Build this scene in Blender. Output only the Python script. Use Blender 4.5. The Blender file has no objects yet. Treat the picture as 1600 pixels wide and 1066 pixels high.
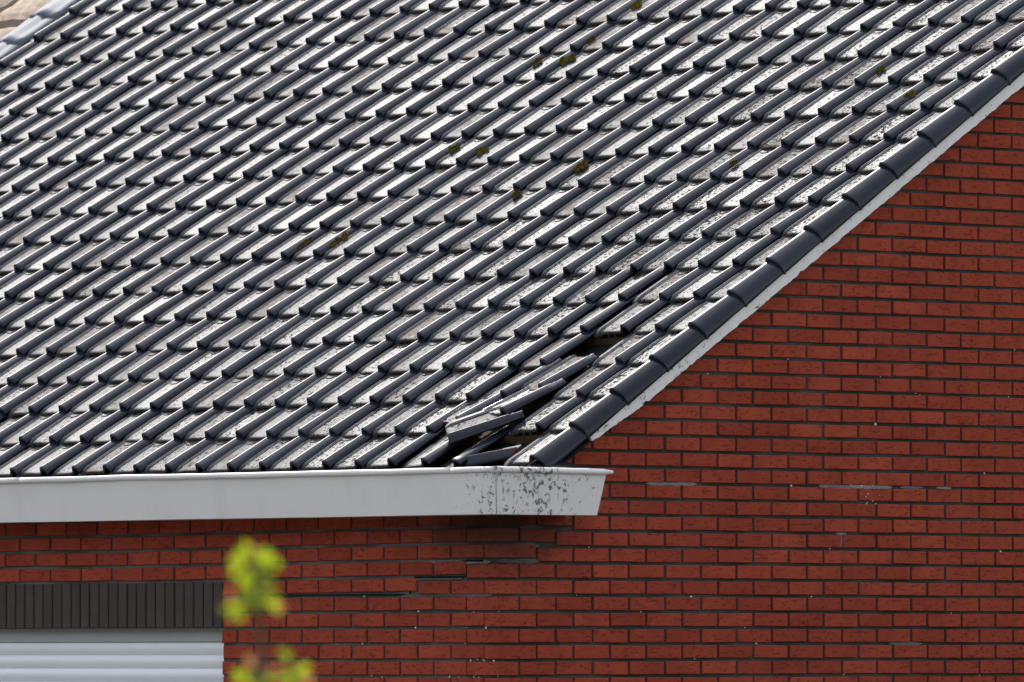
import bpy, math, random
from mathutils import Matrix, Vector, noise
random.seed(11)
R = math.radians
scene = bpy.context.scene
COL = scene.collection

# ------------------------------------------------------------------ camera
CAM = Vector((29.759184, -27.152501, 1.702190))
YAW, PITCH, ROLL = 0.829749, 0.0332, -0.001179
fw = Vector((-math.sin(YAW)*math.cos(PITCH), math.cos(YAW)*math.cos(PITCH), math.sin(PITCH)))
rt0 = Vector((math.cos(YAW), math.sin(YAW), 0)); up0 = rt0.cross(fw)
rt = rt0*math.cos(ROLL) + up0*math.sin(ROLL); up = up0*math.cos(ROLL) - rt0*math.sin(ROLL)
cd = bpy.data.cameras.new('camera'); cam = bpy.data.objects.new('camera', cd); COL.objects.link(cam)
cam.matrix_world = Matrix(((rt.x, up.x, -fw.x, CAM.x), (rt.y, up.y, -fw.y, CAM.y), (rt.z, up.z, -fw.z, CAM.z), (0, 0, 0, 1)))
cd.sensor_width = 36; cd.lens = 14421.35*36/1600; cd.clip_end = 5000
cd.dof.use_dof = True; cd.dof.focus_distance = 41.5; cd.dof.aperture_fstop = 8.0; cd.dof.aperture_blades = 0
scene.camera = cam

# ------------------------------------------------------------------ light
SUN_AZ = math.atan2(-0.80, 0.42)       # measured from +Y towards +X
SUN_EL = R(46.5)
sd = Vector((math.sin(SUN_AZ)*math.cos(SUN_EL), math.cos(SUN_AZ)*math.cos(SUN_EL), math.sin(SUN_EL)))
world = bpy.data.worlds.new('World'); scene.world = world; world.use_nodes = True
wn = world.node_tree; bg = wn.nodes['Background']
sky = wn.nodes.new('ShaderNodeTexSky'); sky.sky_type = 'NISHITA'; sky.sun_disc = False
sky.sun_elevation = SUN_EL; sky.sun_rotation = SUN_AZ; sky.dust_density = 2.0; sky.ozone_density = 0.6
hs = wn.nodes.new('ShaderNodeHueSaturation'); hs.inputs['Saturation'].default_value = 0.38
wn.links.new(sky.outputs[0], hs.inputs['Color']); wn.links.new(hs.outputs[0], bg.inputs[0]); bg.inputs[1].default_value = 0.15
scene.cycles.max_bounces = 5; scene.cycles.diffuse_bounces = 3; scene.cycles.glossy_bounces = 2; scene.cycles.transmission_bounces = 2
scene.cycles.sample_clamp_direct = 0.7; scene.cycles.caustics_reflective = False; scene.cycles.caustics_refractive = False
sl = bpy.data.lights.new('sun', 'SUN'); sl.energy = 2.0; sl.angle = R(0.5); sl.color = (1, 0.965, 0.92)
so = bpy.data.objects.new('sun', sl); COL.objects.link(so); so.rotation_euler = sd.to_track_quat('Z', 'Y').to_euler()
scene.view_settings.view_transform = 'Standard'; scene.view_settings.look = 'None'
scene.view_settings.exposure = 1.28; scene.view_settings.gamma = 1.0

# ------------------------------------------------------------------ node helpers
class NT:
    def __init__(s, name):
        s.m = bpy.data.materials.new(name); s.m.use_nodes = True; s.t = s.m.node_tree
        s.b = s.t.nodes['Principled BSDF']
    def n(s, typ, **kw):
        nd = s.t.nodes.new('ShaderNode' + typ)
        for k, v in kw.items(): setattr(nd, k, v)
        return nd
    def l(s, a, b): s.t.links.new(a, b)
    def sock(s, inp, v):
        if hasattr(v, 'links') or isinstance(v, bpy.types.NodeSocket): s.l(v, inp)
        else: inp.default_value = v
    def math(s, op, a, b=0.0, c=None, clamp=False):
        nd = s.n('Math', operation=op, use_clamp=clamp); s.sock(nd.inputs[0], a); s.sock(nd.inputs[1], b)
        if c is not None: s.sock(nd.inputs[2], c)
        return nd.outputs[0]
    def vm(s, op, a, b=(0, 0, 0)):
        nd = s.n('VectorMath', operation=op); s.sock(nd.inputs[0], a); s.sock(nd.inputs[1], b); return nd.outputs[0]
    def noise(s, vec, scale, detail=3, rough=0.55, dist=0.0):
        nd = s.n('TexNoise'); s.sock(nd.inputs['Vector'], vec)
        nd.inputs['Scale'].default_value = scale; nd.inputs['Detail'].default_value = detail
        nd.inputs['Roughness'].default_value = rough; nd.inputs['Distortion'].default_value = dist
        return nd.outputs['Fac']
    def vor(s, vec, scale, feature='F1', out='Distance', rnd=1.0):
        nd = s.n('TexVoronoi', feature=feature); s.sock(nd.inputs['Vector'], vec)
        nd.inputs['Scale'].default_value = scale; nd.inputs['Randomness'].default_value = rnd
        return nd.outputs[out]
    def ramp(s, fac, lo, hi):
        nd = s.n('MapRange', interpolation_type='SMOOTHSTEP'); s.sock(nd.inputs[0], fac)
        s.sock(nd.inputs[1], lo); s.sock(nd.inputs[2], hi); return nd.outputs[0]
    def mix(s, f, a, b):
        nd = s.n('Mix', data_type='RGBA'); s.sock(nd.inputs[0], f)
        s.sock(nd.inputs[6], (*a, 1) if isinstance(a, tuple) else a); s.sock(nd.inputs[7], (*b, 1) if isinstance(b, tuple) else b)
        return nd.outputs[2]
    def fmix(s, f, a, b):
        nd = s.n('Mix', data_type='FLOAT'); s.sock(nd.inputs[0], f); s.sock(nd.inputs[2], a); s.sock(nd.inputs[3], b); return nd.outputs[0]
    def xyz(s, v):
        nd = s.n('SeparateXYZ'); s.sock(nd.inputs[0], v); return nd.outputs
    def comb(s, x, y, z):
        nd = s.n('CombineXYZ'); s.sock(nd.inputs[0], x); s.sock(nd.inputs[1], y); s.sock(nd.inputs[2], z); return nd.outputs[0]
    def bump(s, h, dist, strength=1.0):
        nd = s.n('Bump'); s.sock(nd.inputs['Height'], h); nd.inputs['Distance'].default_value = dist; nd.inputs['Strength'].default_value = strength
        s.l(nd.outputs[0], s.b.inputs['Normal'])
    def set(s, color=None, rough=None, spec=None):
        if color is not None: s.sock(s.b.inputs['Base Color'], (*color, 1) if isinstance(color, tuple) else color)
        if rough is not None: s.sock(s.b.inputs['Roughness'], rough)
        if spec is not None: s.sock(s.b.inputs['Specular IOR Level'], spec)
        return s.m
    def obj(s): return s.n('TexCoord').outputs['Object']
    def pos(s): return s.n('NewGeometry').outputs['Position']
    def rnd(s): return s.n('ObjectInfo').outputs['Random']

def m_plain(name, col, rough=0.8, spec=0.3, var=0.25, scale=30):
    t = NT(name); o = t.obj(); f = t.noise(o, scale, 4)
    t.bump(f, 0.002, 0.5)
    return t.set(t.mix(f, tuple(c*(1-var) for c in col), tuple(c*(1+var) for c in col)), rough, spec)

def m_tile(name='tile_glaze'):
    t = NT(name)
    uv = t.n('UVMap'); uv.uv_map = 'tile'; uvo = uv.outputs[0]
    rnd = t.rnd(); x, s, _ = t.xyz(uvo)
    lx = t.math('FRACT', x); ls = t.math('FRACT', s)
    cell = t.comb(t.math('FLOOR', x), t.math('FLOOR', s), t.math('MULTIPLY', rnd, 91.7))
    wnn = t.n('TexWhiteNoise', noise_dimensions='3D'); t.l(cell, wnn.inputs[0]); tr = wnn.outputs['Value']
    wc = t.xyz(wnn.outputs['Color'])
    v = t.vm('ADD', t.comb(lx, ls, 0.0), t.vm('MULTIPLY', t.comb(tr, wc[1], wc[2]), (17.0, 23.0, 9.0)))
    # local x: uv x = x + .3 (crest at .3, pan .12-.26)
    pan = t.math('MULTIPLY', t.ramp(lx, 0.115, 0.14), t.math('SUBTRACT', 1.0, t.ramp(lx, 0.255, 0.272)))
    px, py, pz = t.xyz(t.pos())
    # specks of lichen and grit, denser towards the verge
    dens = t.math('ADD', t.math('MULTIPLY', t.ramp(px, -6.0, 0.5), 0.38), t.math('MULTIPLY', wc[1], 0.42))
    dens = t.math('ADD', dens, t.math('MULTIPLY', t.noise(v, 9, 2), 0.36))
    def specks(scale, r0, off):
        vv = t.vm('ADD', v, (off, off*2, 0)); vv = t.vm('MULTIPLY', vv, (1.0, 0.75, 1.0))
        vd = t.n('TexVoronoi', feature='F1'); t.l(vv, vd.inputs['Vector']); vd.inputs['Scale'].default_value = scale
        d = t.math('ADD', vd.outputs['Distance'], t.math('MULTIPLY', t.math('SUBTRACT', t.noise(vv, scale*2.5, 1), 0.5), 0.35))
        c = t.xyz(vd.outputs['Color'])
        rad = t.math('MULTIPLY', t.math('MULTIPLY', t.math('POWER', c[0], 1.6), dens), r0)
        return t.ramp(d, rad, t.math('SUBTRACT', rad, 0.09))
    sp = t.math('MAXIMUM', specks(80, 0.80, 0.0), specks(150, 0.80, 3.1))
    sp = t.math('MULTIPLY', sp, pan)
    # pale, brownish lichen film on some tiles
    film = t.math('MULTIPLY', t.ramp(t.noise(v, 14, 5, 0.65), 0.44, 0.64), t.ramp(wc[0], 0.55, 0.9))
    film = t.math('MULTIPLY', film, pan)
    red = t.math('MULTIPLY', t.ramp(t.noise(v, 20, 4), 0.58, 0.7), t.ramp(wc[2], 0.8, 0.97))
    fine = t.noise(v, 60, 4, 0.6)
    base = t.mix(tr, (0.014, 0.016, 0.024), (0.026, 0.029, 0.042))
    pan_fade = t.math('MULTIPLY', t.ramp(lx, 0.116, 0.215), t.math('SUBTRACT', 1.0, t.ramp(lx, 0.252, 0.268)))  # paler across the pan, fading out towards its left edge
    pan_pale = t.math('MULTIPLY', pan_fade, t.math('ADD', 0.72, t.math('MULTIPLY', t.ramp(t.noise(v, 22, 4, 0.65), 0.3, 0.7), 0.28)))
    base = t.mix(pan_pale, base, t.mix(wc[1], (0.078, 0.076, 0.077), (0.122, 0.115, 0.110)))
    base = t.mix(t.math('MULTIPLY', film, 0.6), base, (0.26, 0.205, 0.155))
    base = t.mix(t.math('MULTIPLY', red, t.math('MULTIPLY', pan, 0.7)), base, (0.20, 0.085, 0.05))
    base = t.mix(sp, base, (0.012, 0.011, 0.010))
    rough = t.math('ADD', t.math('ADD', 0.51, t.math('MULTIPLY', tr, 0.12)), t.math('MULTIPLY', fine, 0.12))
    rough = t.fmix(t.math('MULTIPLY', t.ramp(lx, 0.07, 0.10), t.math('SUBTRACT', 1.0, t.ramp(lx, 0.255, 0.268))), 0.16, rough)
    rough = t.math('ADD', rough, t.math('MULTIPLY', film, 0.25))
    rough = t.fmix(sp, rough, 0.95)
    spec = t.fmix(sp, t.fmix(pan, 0.22, 0.26), 0.03)
    h = t.math('ADD', t.math('MULTIPLY', sp, 1.0), t.math('MULTIPLY', t.math('MULTIPLY', fine, pan), 0.10))
    t.bump(h, 0.003, 0.6)
    return t.set(base, rough, spec)

def m_brick(name, c1, c2, dash=True):
    t = NT(name); o = t.obj(); r = t.rnd()
    off = t.vm('ADD', o, t.comb(t.math('MULTIPLY', r, 37.0), t.math('MULTIPLY', r, 11.0), t.math('MULTIPLY', r, 53.0)))
    n1 = t.noise(off, 8, 3); n2 = t.noise(off, 160, 3, 0.7)
    base = t.mix(r, c1, c2)
    base = t.mix(t.math('MULTIPLY', t.ramp(n1, 0.35, 0.75), 0.35), base, tuple(c*0.6 for c in c1))
    base = t.mix(t.math('MULTIPLY', t.ramp(n2, 0.45, 0.8), 0.25), base, tuple(c*0.55 for c in c1))
    hgt = t.math('MULTIPLY', n2, 0.3)
    if dash:
        wav = t.vm('ADD', off, t.comb(0.0, 0.0, t.math('MULTIPLY', t.noise(off, 9, 2), 0.05)))
        st = t.vm('MULTIPLY', wav, (0.20, 0.20, 1.0))
        d = t.noise(st, 95, 2, 0.5)
        brk = t.ramp(t.noise(t.vm('MULTIPLY', off, (1, 1, 1.6)), 34, 2), 0.47, 0.56)
        line = t.math('SUBTRACT', 1.0, t.ramp(t.math('ABSOLUTE', t.math('SUBTRACT', d, 0.56)), 0.008, 0.030))
        line = t.math('MULTIPLY', line, brk)
        base = t.mix(t.math('MULTIPLY', line, 0.52), base, tuple(c*0.30 for c in c1))
        hgt = t.math('SUBTRACT', hgt, t.math('MULTIPLY', line, 1.2))
    # damp, sooty stain below the gutter corner, deepened to paint in shade there
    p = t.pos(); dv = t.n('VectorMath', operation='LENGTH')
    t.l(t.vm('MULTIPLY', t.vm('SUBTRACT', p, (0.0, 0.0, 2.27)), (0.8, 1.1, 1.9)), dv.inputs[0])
    stain_shade = t.math('SUBTRACT', 1.0, t.ramp(t.math('ADD', dv.outputs['Value'], t.math('MULTIPLY', t.noise(p, 7, 4), 0.35)), 0.15, 0.95))
    base = t.mix(t.math('MULTIPLY', stain_shade, 0.85), base, (0.016, 0.015, 0.012))
    t.bump(hgt, 0.0022, 0.9)
    return t.set(base, 0.88, 0.12)

def m_mortar(name, c):
    t = NT(name); p = t.pos(); a = t.noise(p, 3, 4); b = t.noise(p, 140, 4, 0.7)
    base = t.mix(t.ramp(a, 0.35, 0.7), tuple(k*0.6 for k in c), tuple(k*1.35 for k in c))
    base = t.mix(t.math('MULTIPLY', t.ramp(b, 0.5, 0.8), 0.6), base, tuple(k*0.45 for k in c))
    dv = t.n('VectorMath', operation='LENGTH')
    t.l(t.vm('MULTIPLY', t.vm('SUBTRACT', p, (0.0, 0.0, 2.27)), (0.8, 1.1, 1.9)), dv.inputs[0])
    stain_shade = t.math('SUBTRACT', 1.0, t.ramp(t.math('ADD', dv.outputs['Value'], t.math('MULTIPLY', t.noise(p, 7, 4), 0.35)), 0.15, 0.8))  # same corner stain, mixed dark to paint shade under the gutter
    base = t.mix(t.math('MULTIPLY', stain_shade, 0.6), base, (0.02, 0.02, 0.017))
    t.bump(b, 0.004, 0.8)
    return t.set(base, 0.95, 0.1)

def m_peel(name, amt, focus=None, scale=16.0):
    t = NT(name); p = t.pos()
    n = t.noise(p, scale, 8, 0.72, 0.6); big = t.noise(p, 3.2, 2)
    th = t.math('SUBTRACT', amt, t.math('MULTIPLY', big, 0.22))
    if focus:
        dl = t.n('VectorMath', operation='LENGTH'); t.l(t.vm('MULTIPLY', t.vm('SUBTRACT', p, (0.24, -0.07, 2.39)), (1.25, 0.72, 1.0)), dl.inputs[0])
        th = t.math('SUBTRACT', th, t.math('MULTIPLY', t.math('SUBTRACT', 1.0, t.ramp(dl.outputs['Value'], *focus)), 0.165))
    peel = t.ramp(n, th, t.math('ADD', th, 0.012))
    rim = t.ramp(n, t.math('SUBTRACT', th, 0.02), th)
    grime = t.noise(t.vm('MULTIPLY', p, (1, 1, 0.25)), 9, 4)
    base = t.mix(t.math('MULTIPLY', t.ramp(grime, 0.45, 0.8), 0.35), (0.74, 0.70, 0.685), (0.55, 0.51, 0.48))
    fl = t.math('MULTIPLY', t.ramp(t.noise(p, 130, 3, 0.7), 0.66, 0.72), 0.5)
    base = t.mix(fl, base, (0.30, 0.28, 0.25))
    under = t.mix(t.noise(p, 60, 3), (0.10, 0.095, 0.085), (0.26, 0.245, 0.22))
    base = t.mix(peel, base, under)
    h = t.math('ADD', t.math('SUBTRACT', t.math('MULTIPLY', rim, 0.5), peel), t.math('MULTIPLY', t.noise(p, 45, 3), 0.25))
    t.bump(h, 0.003, 0.8)
    return t.set(base, t.fmix(peel, 0.45, 0.9), 0.4)

MAT = {}
MAT['tile'] = m_tile()
MAT['edge'] = m_plain('tile_edge_dust', (0.062, 0.054, 0.046), 0.9, 0.1, 0.5, 90)
MAT['clay'] = m_plain('broken_clay', (0.22, 0.065, 0.035), 0.95, 0.1, 0.4, 120)
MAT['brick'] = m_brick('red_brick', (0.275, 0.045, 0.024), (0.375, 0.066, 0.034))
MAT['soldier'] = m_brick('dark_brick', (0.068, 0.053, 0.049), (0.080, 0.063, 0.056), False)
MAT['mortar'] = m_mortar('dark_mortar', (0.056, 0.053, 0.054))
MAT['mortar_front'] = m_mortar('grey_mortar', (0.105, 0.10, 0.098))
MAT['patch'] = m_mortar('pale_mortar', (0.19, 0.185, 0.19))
MAT['lime'] = m_plain('lime_spot', (0.6, 0.58, 0.54), 0.9, 0.1)
MAT['gutter'] = m_peel('gutter_paint', 0.822, (0.02, 0.60), 36.0)
MAT['board'] = m_peel('board_paint', 0.735, None, 30.0)
MAT['wood'] = m_plain('old_wood', (0.09, 0.058, 0.038), 0.9, 0.1, 0.5, 25)
MAT['felt'] = m_plain('dark_felt', (0.012, 0.012, 0.013), 0.9, 0.1)
MAT['dirt'] = m_plain('gutter_dirt', (0.07, 0.05, 0.035), 1.0, 0.05, 0.6, 70)
MAT['seam'] = m_plain('grey_seam', (0.40, 0.38, 0.36), 0.7, 0.3, 0.4, 60)
MAT['slat'] = m_plain('shutter_slat', (0.84, 0.84, 0.86), 0.4, 0.5, 0.03, 6)
MAT['casing'] = m_plain('shutter_casing', (0.42, 0.42, 0.42), 0.5, 0.4, 0.04, 6)
MAT['lead'] = m_plain('lead_sheet', (0.09, 0.105, 0.13), 0.65, 0.4, 0.25, 12)
MAT['stone'] = m_plain('pale_stone', (0.40, 0.31, 0.24), 0.95, 0.1, 0.75, 22)
MAT['moss_green'] = m_plain('moss_green', (0.115, 0.10, 0.012), 1.0, 0.05, 0.7, 60)
MAT['moss_brown'] = m_plain('moss_brown', (0.12, 0.07, 0.016), 1.0, 0.05, 0.7, 60)
MAT['bark'] = m_plain('twig_bark', (0.10, 0.07, 0.045), 0.9, 0.2)

def m_leaf(name, c1, c2):
    t = NT(name); nz = t.noise(t.pos(), 60, 2); col = t.mix(nz, c1, c2)
    t.set(col, 0.5, 0.4)
    tl = t.n('BsdfTranslucent'); t.l(col, tl.inputs[0])
    mx = t.n('MixShader'); mx.inputs[0].default_value = 0.55
    t.l(t.b.outputs[0], mx.inputs[1]); t.l(tl.outputs[0], mx.inputs[2])
    t.l(mx.outputs[0], t.t.nodes['Material Output'].inputs[0])
    return t.m
MAT['leaf'] = m_leaf('leaf_green', (0.21, 0.30, 0.012), (0.40, 0.45, 0.018))
MAT['leaf_dark'] = m_leaf('leaf_dark_green', (0.09, 0.15, 0.02), (0.16, 0.22, 0.02))
MAT['leaf_young'] = m_leaf('leaf_copper', (0.45, 0.16, 0.05), (0.55, 0.30, 0.12))

# ------------------------------------------------------------------ mesh helpers
def mesh(name, v, f, mats, smooth=False, fm=None, uv=None):
    me = bpy.data.meshes.new(name); me.from_pydata(v, [], f)
    for m in (mats if isinstance(mats, list) else [mats]): me.materials.append(MAT[m])
    if fm: me.polygons.foreach_set('material_index', fm)
    if smooth is True: me.polygons.foreach_set('use_smooth', [True]*len(f))
    elif smooth: me.polygons.foreach_set('use_smooth', smooth)
    if uv:
        l = me.uv_layers.new(name='tile'); vi = [0]*len(me.loops); me.loops.foreach_get('vertex_index', vi)
        l.data.foreach_set('uv', [c for i in vi for c in uv[i]])
    me.update(); return me
def add(name, me, parent=None, mw=None, kind=None, label=None):
    o = bpy.data.objects.new(name, me); COL.objects.link(o)
    if parent: o.parent = parent
    if mw is not None: o.matrix_world = mw; o.matrix_basis = mw
    if kind: o['kind'] = kind
    if label: o['label'] = label
    return o
def tag(o, label, cat, group=None):
    o['label'] = label; o['category'] = cat
    if group: o['group'] = group
    return o
class MB:
    def __init__(s): s.v = []; s.f = []; s.m = []; s.s = []; s.uv = []
    def put(s, v, f, m=0, smooth=False, uv=None):
        b = len(s.v); s.v += [tuple(p) for p in v]; s.f += [tuple(i+b for i in q) for q in f]
        s.m += m if isinstance(m, list) else [m]*len(f)
        s.s += smooth if isinstance(smooth, list) else [smooth]*len(f)
        s.uv += uv if uv else [(0.5, 0.5)]*len(v)
    def box(s, a, b, m=0):
        x0, y0, z0 = a; x1, y1, z1 = b
        s.put([(x0,y0,z0),(x1,y0,z0),(x1,y1,z0),(x0,y1,z0),(x0,y0,z1),(x1,y0,z1),(x1,y1,z1),(x0,y1,z1)],
              [(0,3,2,1),(4,5,6,7),(0,1,5,4),(1,2,6,5),(2,3,7,6),(3,0,4,7)], m)
    def tube(s, pts, rad, n=8, m=0, cap=True):
        pts = [Vector(p) for p in pts]; k = len(pts)
        rad = rad if isinstance(rad, list) else [rad]*k
        v = []; 
        for i, p in enumerate(pts):
            d = (pts[min(i+1, k-1)] - pts[max(i-1, 0)]).normalized()
            a = d.orthogonal().normalized() if i == 0 else (a - d*a.dot(d)).normalized()
            b = d.cross(a)
            for j in range(n):
                t = 2*math.pi*j/n; v.append(p + (a*math.cos(t) + b*math.sin(t))*rad[i])
        f = [(i*n+j, i*n+(j+1)%n, (i+1)*n+(j+1)%n, (i+1)*n+j) for i in range(k-1) for j in range(n)]
        if cap: f += [tuple(range(n-1, -1, -1)), tuple(range((k-1)*n, k*n))]
        s.put(v, f, m, [True]*((k-1)*n) + ([False]*2 if cap else []))
    def mesh(s, name, mats): return mesh(name, s.v, s.f, mats, s.s, s.m, s.uv)

# ------------------------------------------------------------------ roof frame
W, G, PA, YE, ZE, VX = 0.22434, 0.28351, 0.56123, 0.15184, 2.54288, 0.06
CA, SA = math.cos(PA), math.sin(PA)
RF = Matrix(((1, 0, 0, 0), (0, CA, -SA, YE), (0, SA, CA, ZE), (0, 0, 0, 1)))   # local (x, s, n) -> world
def rp(x, s, n=0.0): return RF @ Vector((x, s, n))
TILT = math.atan2(0.0190, G)
def project(p):
    d = Vector(p) - CAM; z = d.dot(fw); return 800 + 14421.35*d.dot(rt)/z, 533 - 14421.35*d.dot(up)/z

# ------------------------------------------------------------------ ground
gnt = NT('lawn'); gp = gnt.pos()
gnt.set(gnt.mix(gnt.noise(gp, 0.6, 5), (0.06, 0.07, 0.03), (0.12, 0.115, 0.065)), 0.95, 0.1); MAT['lawn'] = gnt.m
gb = MB(); gb.put([(-900,-900,0),(900,-900,0),(900,900,0),(-900,900,0)], [(0,1,2,3)])
add('ground', gb.mesh('ground', 'lawn'), kind='structure')
pnt = NT('concrete_paving'); pp = pnt.pos()
pnt.set(pnt.mix(pnt.noise(pp, 5, 5), (0.085, 0.085, 0.08), (0.13, 0.128, 0.12)), 0.9, 0.2); MAT['paving'] = pnt.m
gb = MB(); gb.box((-14, -14, -0.05), (14, 11, 0.012))
add('pavement', gb.mesh('pavement', 'paving'), kind='structure')

# unseen wood added on the street side to block low sky light
m_block = NT('sky_block_wood'); MAT['wood_block'] = m_block.set(m_block.mix(m_block.noise(m_block.pos(), 0.8, 5, 0.7), (0.018, 0.03, 0.010), (0.055, 0.075, 0.022)), 0.95, 0.1)
_v = []; _f = []; NA, NR = 240, 12
for a in range(NA+1):
    az = R(60) + R(190)*a/NA              # bearing from +Y towards +X: the street side only
    for b in range(NR+1):
        t = b/NR*math.pi; hgt = 15 + 6*noise.noise(Vector((a*.11, 3, 0))) + 3*noise.noise(Vector((a*.5, 7, 0)))
        rad = 78 - 7*math.cos(t) + 2.0*noise.noise(Vector((a*.6, b*.9, 1))); zz = max(-.2, hgt*math.sin(t)**.6 * (1 + .12*noise.noise(Vector((a*.7, b, 5)))) - .2)
        _v.append((math.sin(az)*rad, math.cos(az)*rad, zz))
_f = [(a*(NR+1)+b, (a+1)*(NR+1)+b, (a+1)*(NR+1)+b+1, a*(NR+1)+b+1) for a in range(NA) for b in range(NR)]
_me = bpy.data.meshes.new('sky_block_wood'); _me.from_pydata(_v, [], _f); _me.materials.append(MAT['wood_block'])
_o = bpy.data.objects.new('sky_block_wood', _me); COL.objects.link(_o); _o['kind'] = 'stuff'; _o['label'] = 'unseen dark green wood added to block low sky light'; _o['category'] = 'wood'

# ------------------------------------------------------------------ house
house = bpy.data.objects.new('brick_house', None); COL.objects.link(house)
tag(house, 'red brick house with dark glazed tile roof and slipped tiles above the white gutter corner', 'house')

BP, CH, Z0 = 0.22, 0.071, 1.718          # brick pitch, course height, a bed joint
JX = 0.0135
def gable_top(y): return ZE + (y - YE)*math.tan(PA) - 0.125/CA
RIDGE_Y = YE + 25*G*CA
# mortar core walls
m = MB(); D = 0.009
ys = [0.0, 0.02, RIDGE_Y]
poly = [(0.009, 0.0), (2*RIDGE_Y-0.02, 0.0), (2*RIDGE_Y-0.02, gable_top(0.03)), (RIDGE_Y, gable_top(RIDGE_Y)), (0.009, gable_top(0.03))]
v = [(-D, y, z) for y, z in poly] + [(-0.22, y, z) for y, z in poly]
k = len(poly)
m.put(v, [tuple(range(k)), tuple(range(2*k-1, k-1, -1))] + [(i, i+k, (i+1) % k + k, (i+1) % k) for i in range(k)])
gable = add('gable_wall', m.mesh('gable_wall', 'mortar'), house)
m = MB(); OX0, OX1 = -4.27, -1.853; LZ = Z0 + CH
m.box((OX1, D, 0), (-0.222, 0.22, 2.44)); m.box((OX0, D+0.0004, LZ+0.004), (OX1, 0.22, 2.4396)); m.box((-9.2, D, 0), (OX0, 0.22, 2.44)); m.box((OX0, D+0.0004, 0), (OX1, 0.22, 0.9))
front = add('front_wall', m.mesh('front_wall', 'mortar_front'), house)
m = MB(); m.box((-9.2, 2*RIDGE_Y-0.25, 0), (-0.222, 2*RIDGE_Y-0.02, 2.5)); m.box((-9.2, 0.222, 0), (-8.98, 2*RIDGE_Y-0.252, 2.5))
add('rear_wall', m.mesh('rear_wall', 'mortar_front'), house)

def brick_mesh(nm, L, H, Dp, seed, mat='brick', clip=None, both=False):
    """box with chamfered, slightly uneven face at local y=0; x 0..L, z 0..H"""
    rg = random.Random(seed); c = 0.0028
    j = lambda a=0.0012: rg.uniform(-a, a)
    if clip is None:
        o = [(0+j(), 0+j()), (L+j(), 0+j()), (L+j(), H+j()), (0+j(), H+j())]
    else: o = clip
    n = len(o); cx = sum(p[0] for p in o)/n; cz = sum(p[1] for p in o)/n
    def ins(p, d):
        dx, dz = p[0]-cx, p[1]-cz
        return (p[0]-math.copysign(min(d, abs(dx)*0.5), dx), p[1]-math.copysign(min(d, abs(dz)*0.5), dz))
    v = [(x, Dp, z) for x, z in o] + [(x, c, z) for x, z in o]
    v += [(*[ins(p, c+rg.uniform(0, 0.0015))[q] for q in (0,)], rg.uniform(-0.0012, 0.0008), ins(p, c)[1]) for p in o]
    f = []
    for a in range(n):
        b = (a+1) % n
        f += [(a, b, b+n, a+n), (a+n, b+n, b+2*n, a+2*n)]
    f.append(tuple(range(2*n, 3*n)))
    return mesh(nm, v, f, mat)
BV = [brick_mesh('brick_face', BP-JX, CH-JX, 0.06, i) for i in range(8)]
def clip_poly(P, y0):
    # keep z <= gable_top(y) for local polygon with wall offset
    out = []
    g = lambda p: gable_top(p[0]+y0[0]) - (p[1]+y0[1])
    for i in range(len(P)):
        a, b = P[i], P[(i+1) % len(P)]; ga, gb_ = g(a), g(b)
        if ga >= 0: out.append(a)
        if ga*gb_ < 0:
            t = ga/(ga-gb_); out.append((a[0]+(b[0]-a[0])*t, a[1]+(b[1]-a[1])*t))
    return out
rotg = Matrix.Rotation(R(90), 4, 'Z')
def lift_front(k, x):      # the masonry above the stepped crack has been pushed up
    if k >= 5 or (k == 4 and x < -0.22) or (k == 3 and x < -0.60): return 0.017*max(0.0, 1 + x/2.6)
    return 0.0
def lift_gable(k, y):
    return 0.015 if (5 <= k <= 6 and y < 0.13) or (k == 7 and y < 0.33) or (k == 8 and y < 0.13) else 0.0
cand = []
for k in range(-3, 42):
    z = Z0 + k*CH + JX*0.5
    y0 = 0.1175 if k % 2 == 0 else 0.1175 + 0.1045
    y = y0 + JX*0.5; i = 0
    while y < 4.1:
        gt0, gt1 = gable_top(y), gable_top(y+BP-JX)
        if gt1 > z + 0.012 or gt0 > z + 0.012:
            cl = None
            if gt0 < z + CH or gt1 < z + CH:
                cl = clip_poly([(0, 0), (BP-JX, 0), (BP-JX, CH-JX), (0, CH-JX)], (y, z))
            px, py = project((0, y+0.1, z+0.03)); 
            if cl is None or len(cl) >= 3: cand.append((px, py, k, i, y, z, cl))
        y += BP; i += 1
vis = [c for c in cand if c[0] < 1636 and c[1] < 1085]
rest = [c for c in cand if not (c[0] < 1636 and c[1] < 1085)]
# hidden behind the gutter return or the verge: not worth a part of their own
def hidden(c):
    x0, y0_ = project((0, c[4], c[5])); x1, y1 = project((0, c[4]+BP, c[5]+CH))
    return (x1 < 925 and y0_ < 800 and y1 > 728)
rest += [c for c in vis if hidden(c)]; vis = [c for c in vis if not hidden(c)]
if len(vis) > 296:
    vis.sort(key=lambda c: c[0]); rest += vis[296:]; vis = vis[:296]
print('gable bricks', len(vis), len(rest))
for px, py, k, i, y, z, cl in vis:
    me = BV[(k*7+i*3) % 8] if cl is None else brick_mesh('brick_cut', 0, 0, 0.06, k*50+i, clip=cl)
    dz = lift_gable(k, y)
    mw = Matrix.Translation((random.uniform(-0.0012, 0.0012), y+random.uniform(-0.0012, 0.0012), z+dz+random.uniform(-0.0008, 0.0008))) @ rotg @ Matrix.Rotation(R(random.uniform(-0.25, 0.25)), 4, 'Y')
    add('brick', me, gable, mw)
mb = MB()
for px, py, k, i, y, z, cl in rest:
    P = cl or [(0, 0), (BP-JX, 0), (BP-JX, CH-JX), (0, CH-JX)]; n = len(P)
    vv = [(-0.06, y+a, z+b) for a, b in P] + [(0, y+a, z+b) for a, b in P]
    mb.put(vv, [(a, (a+1) % n, (a+1) % n+n, a+n) for a in range(n)] + [tuple(range(n, 2*n))])
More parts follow.
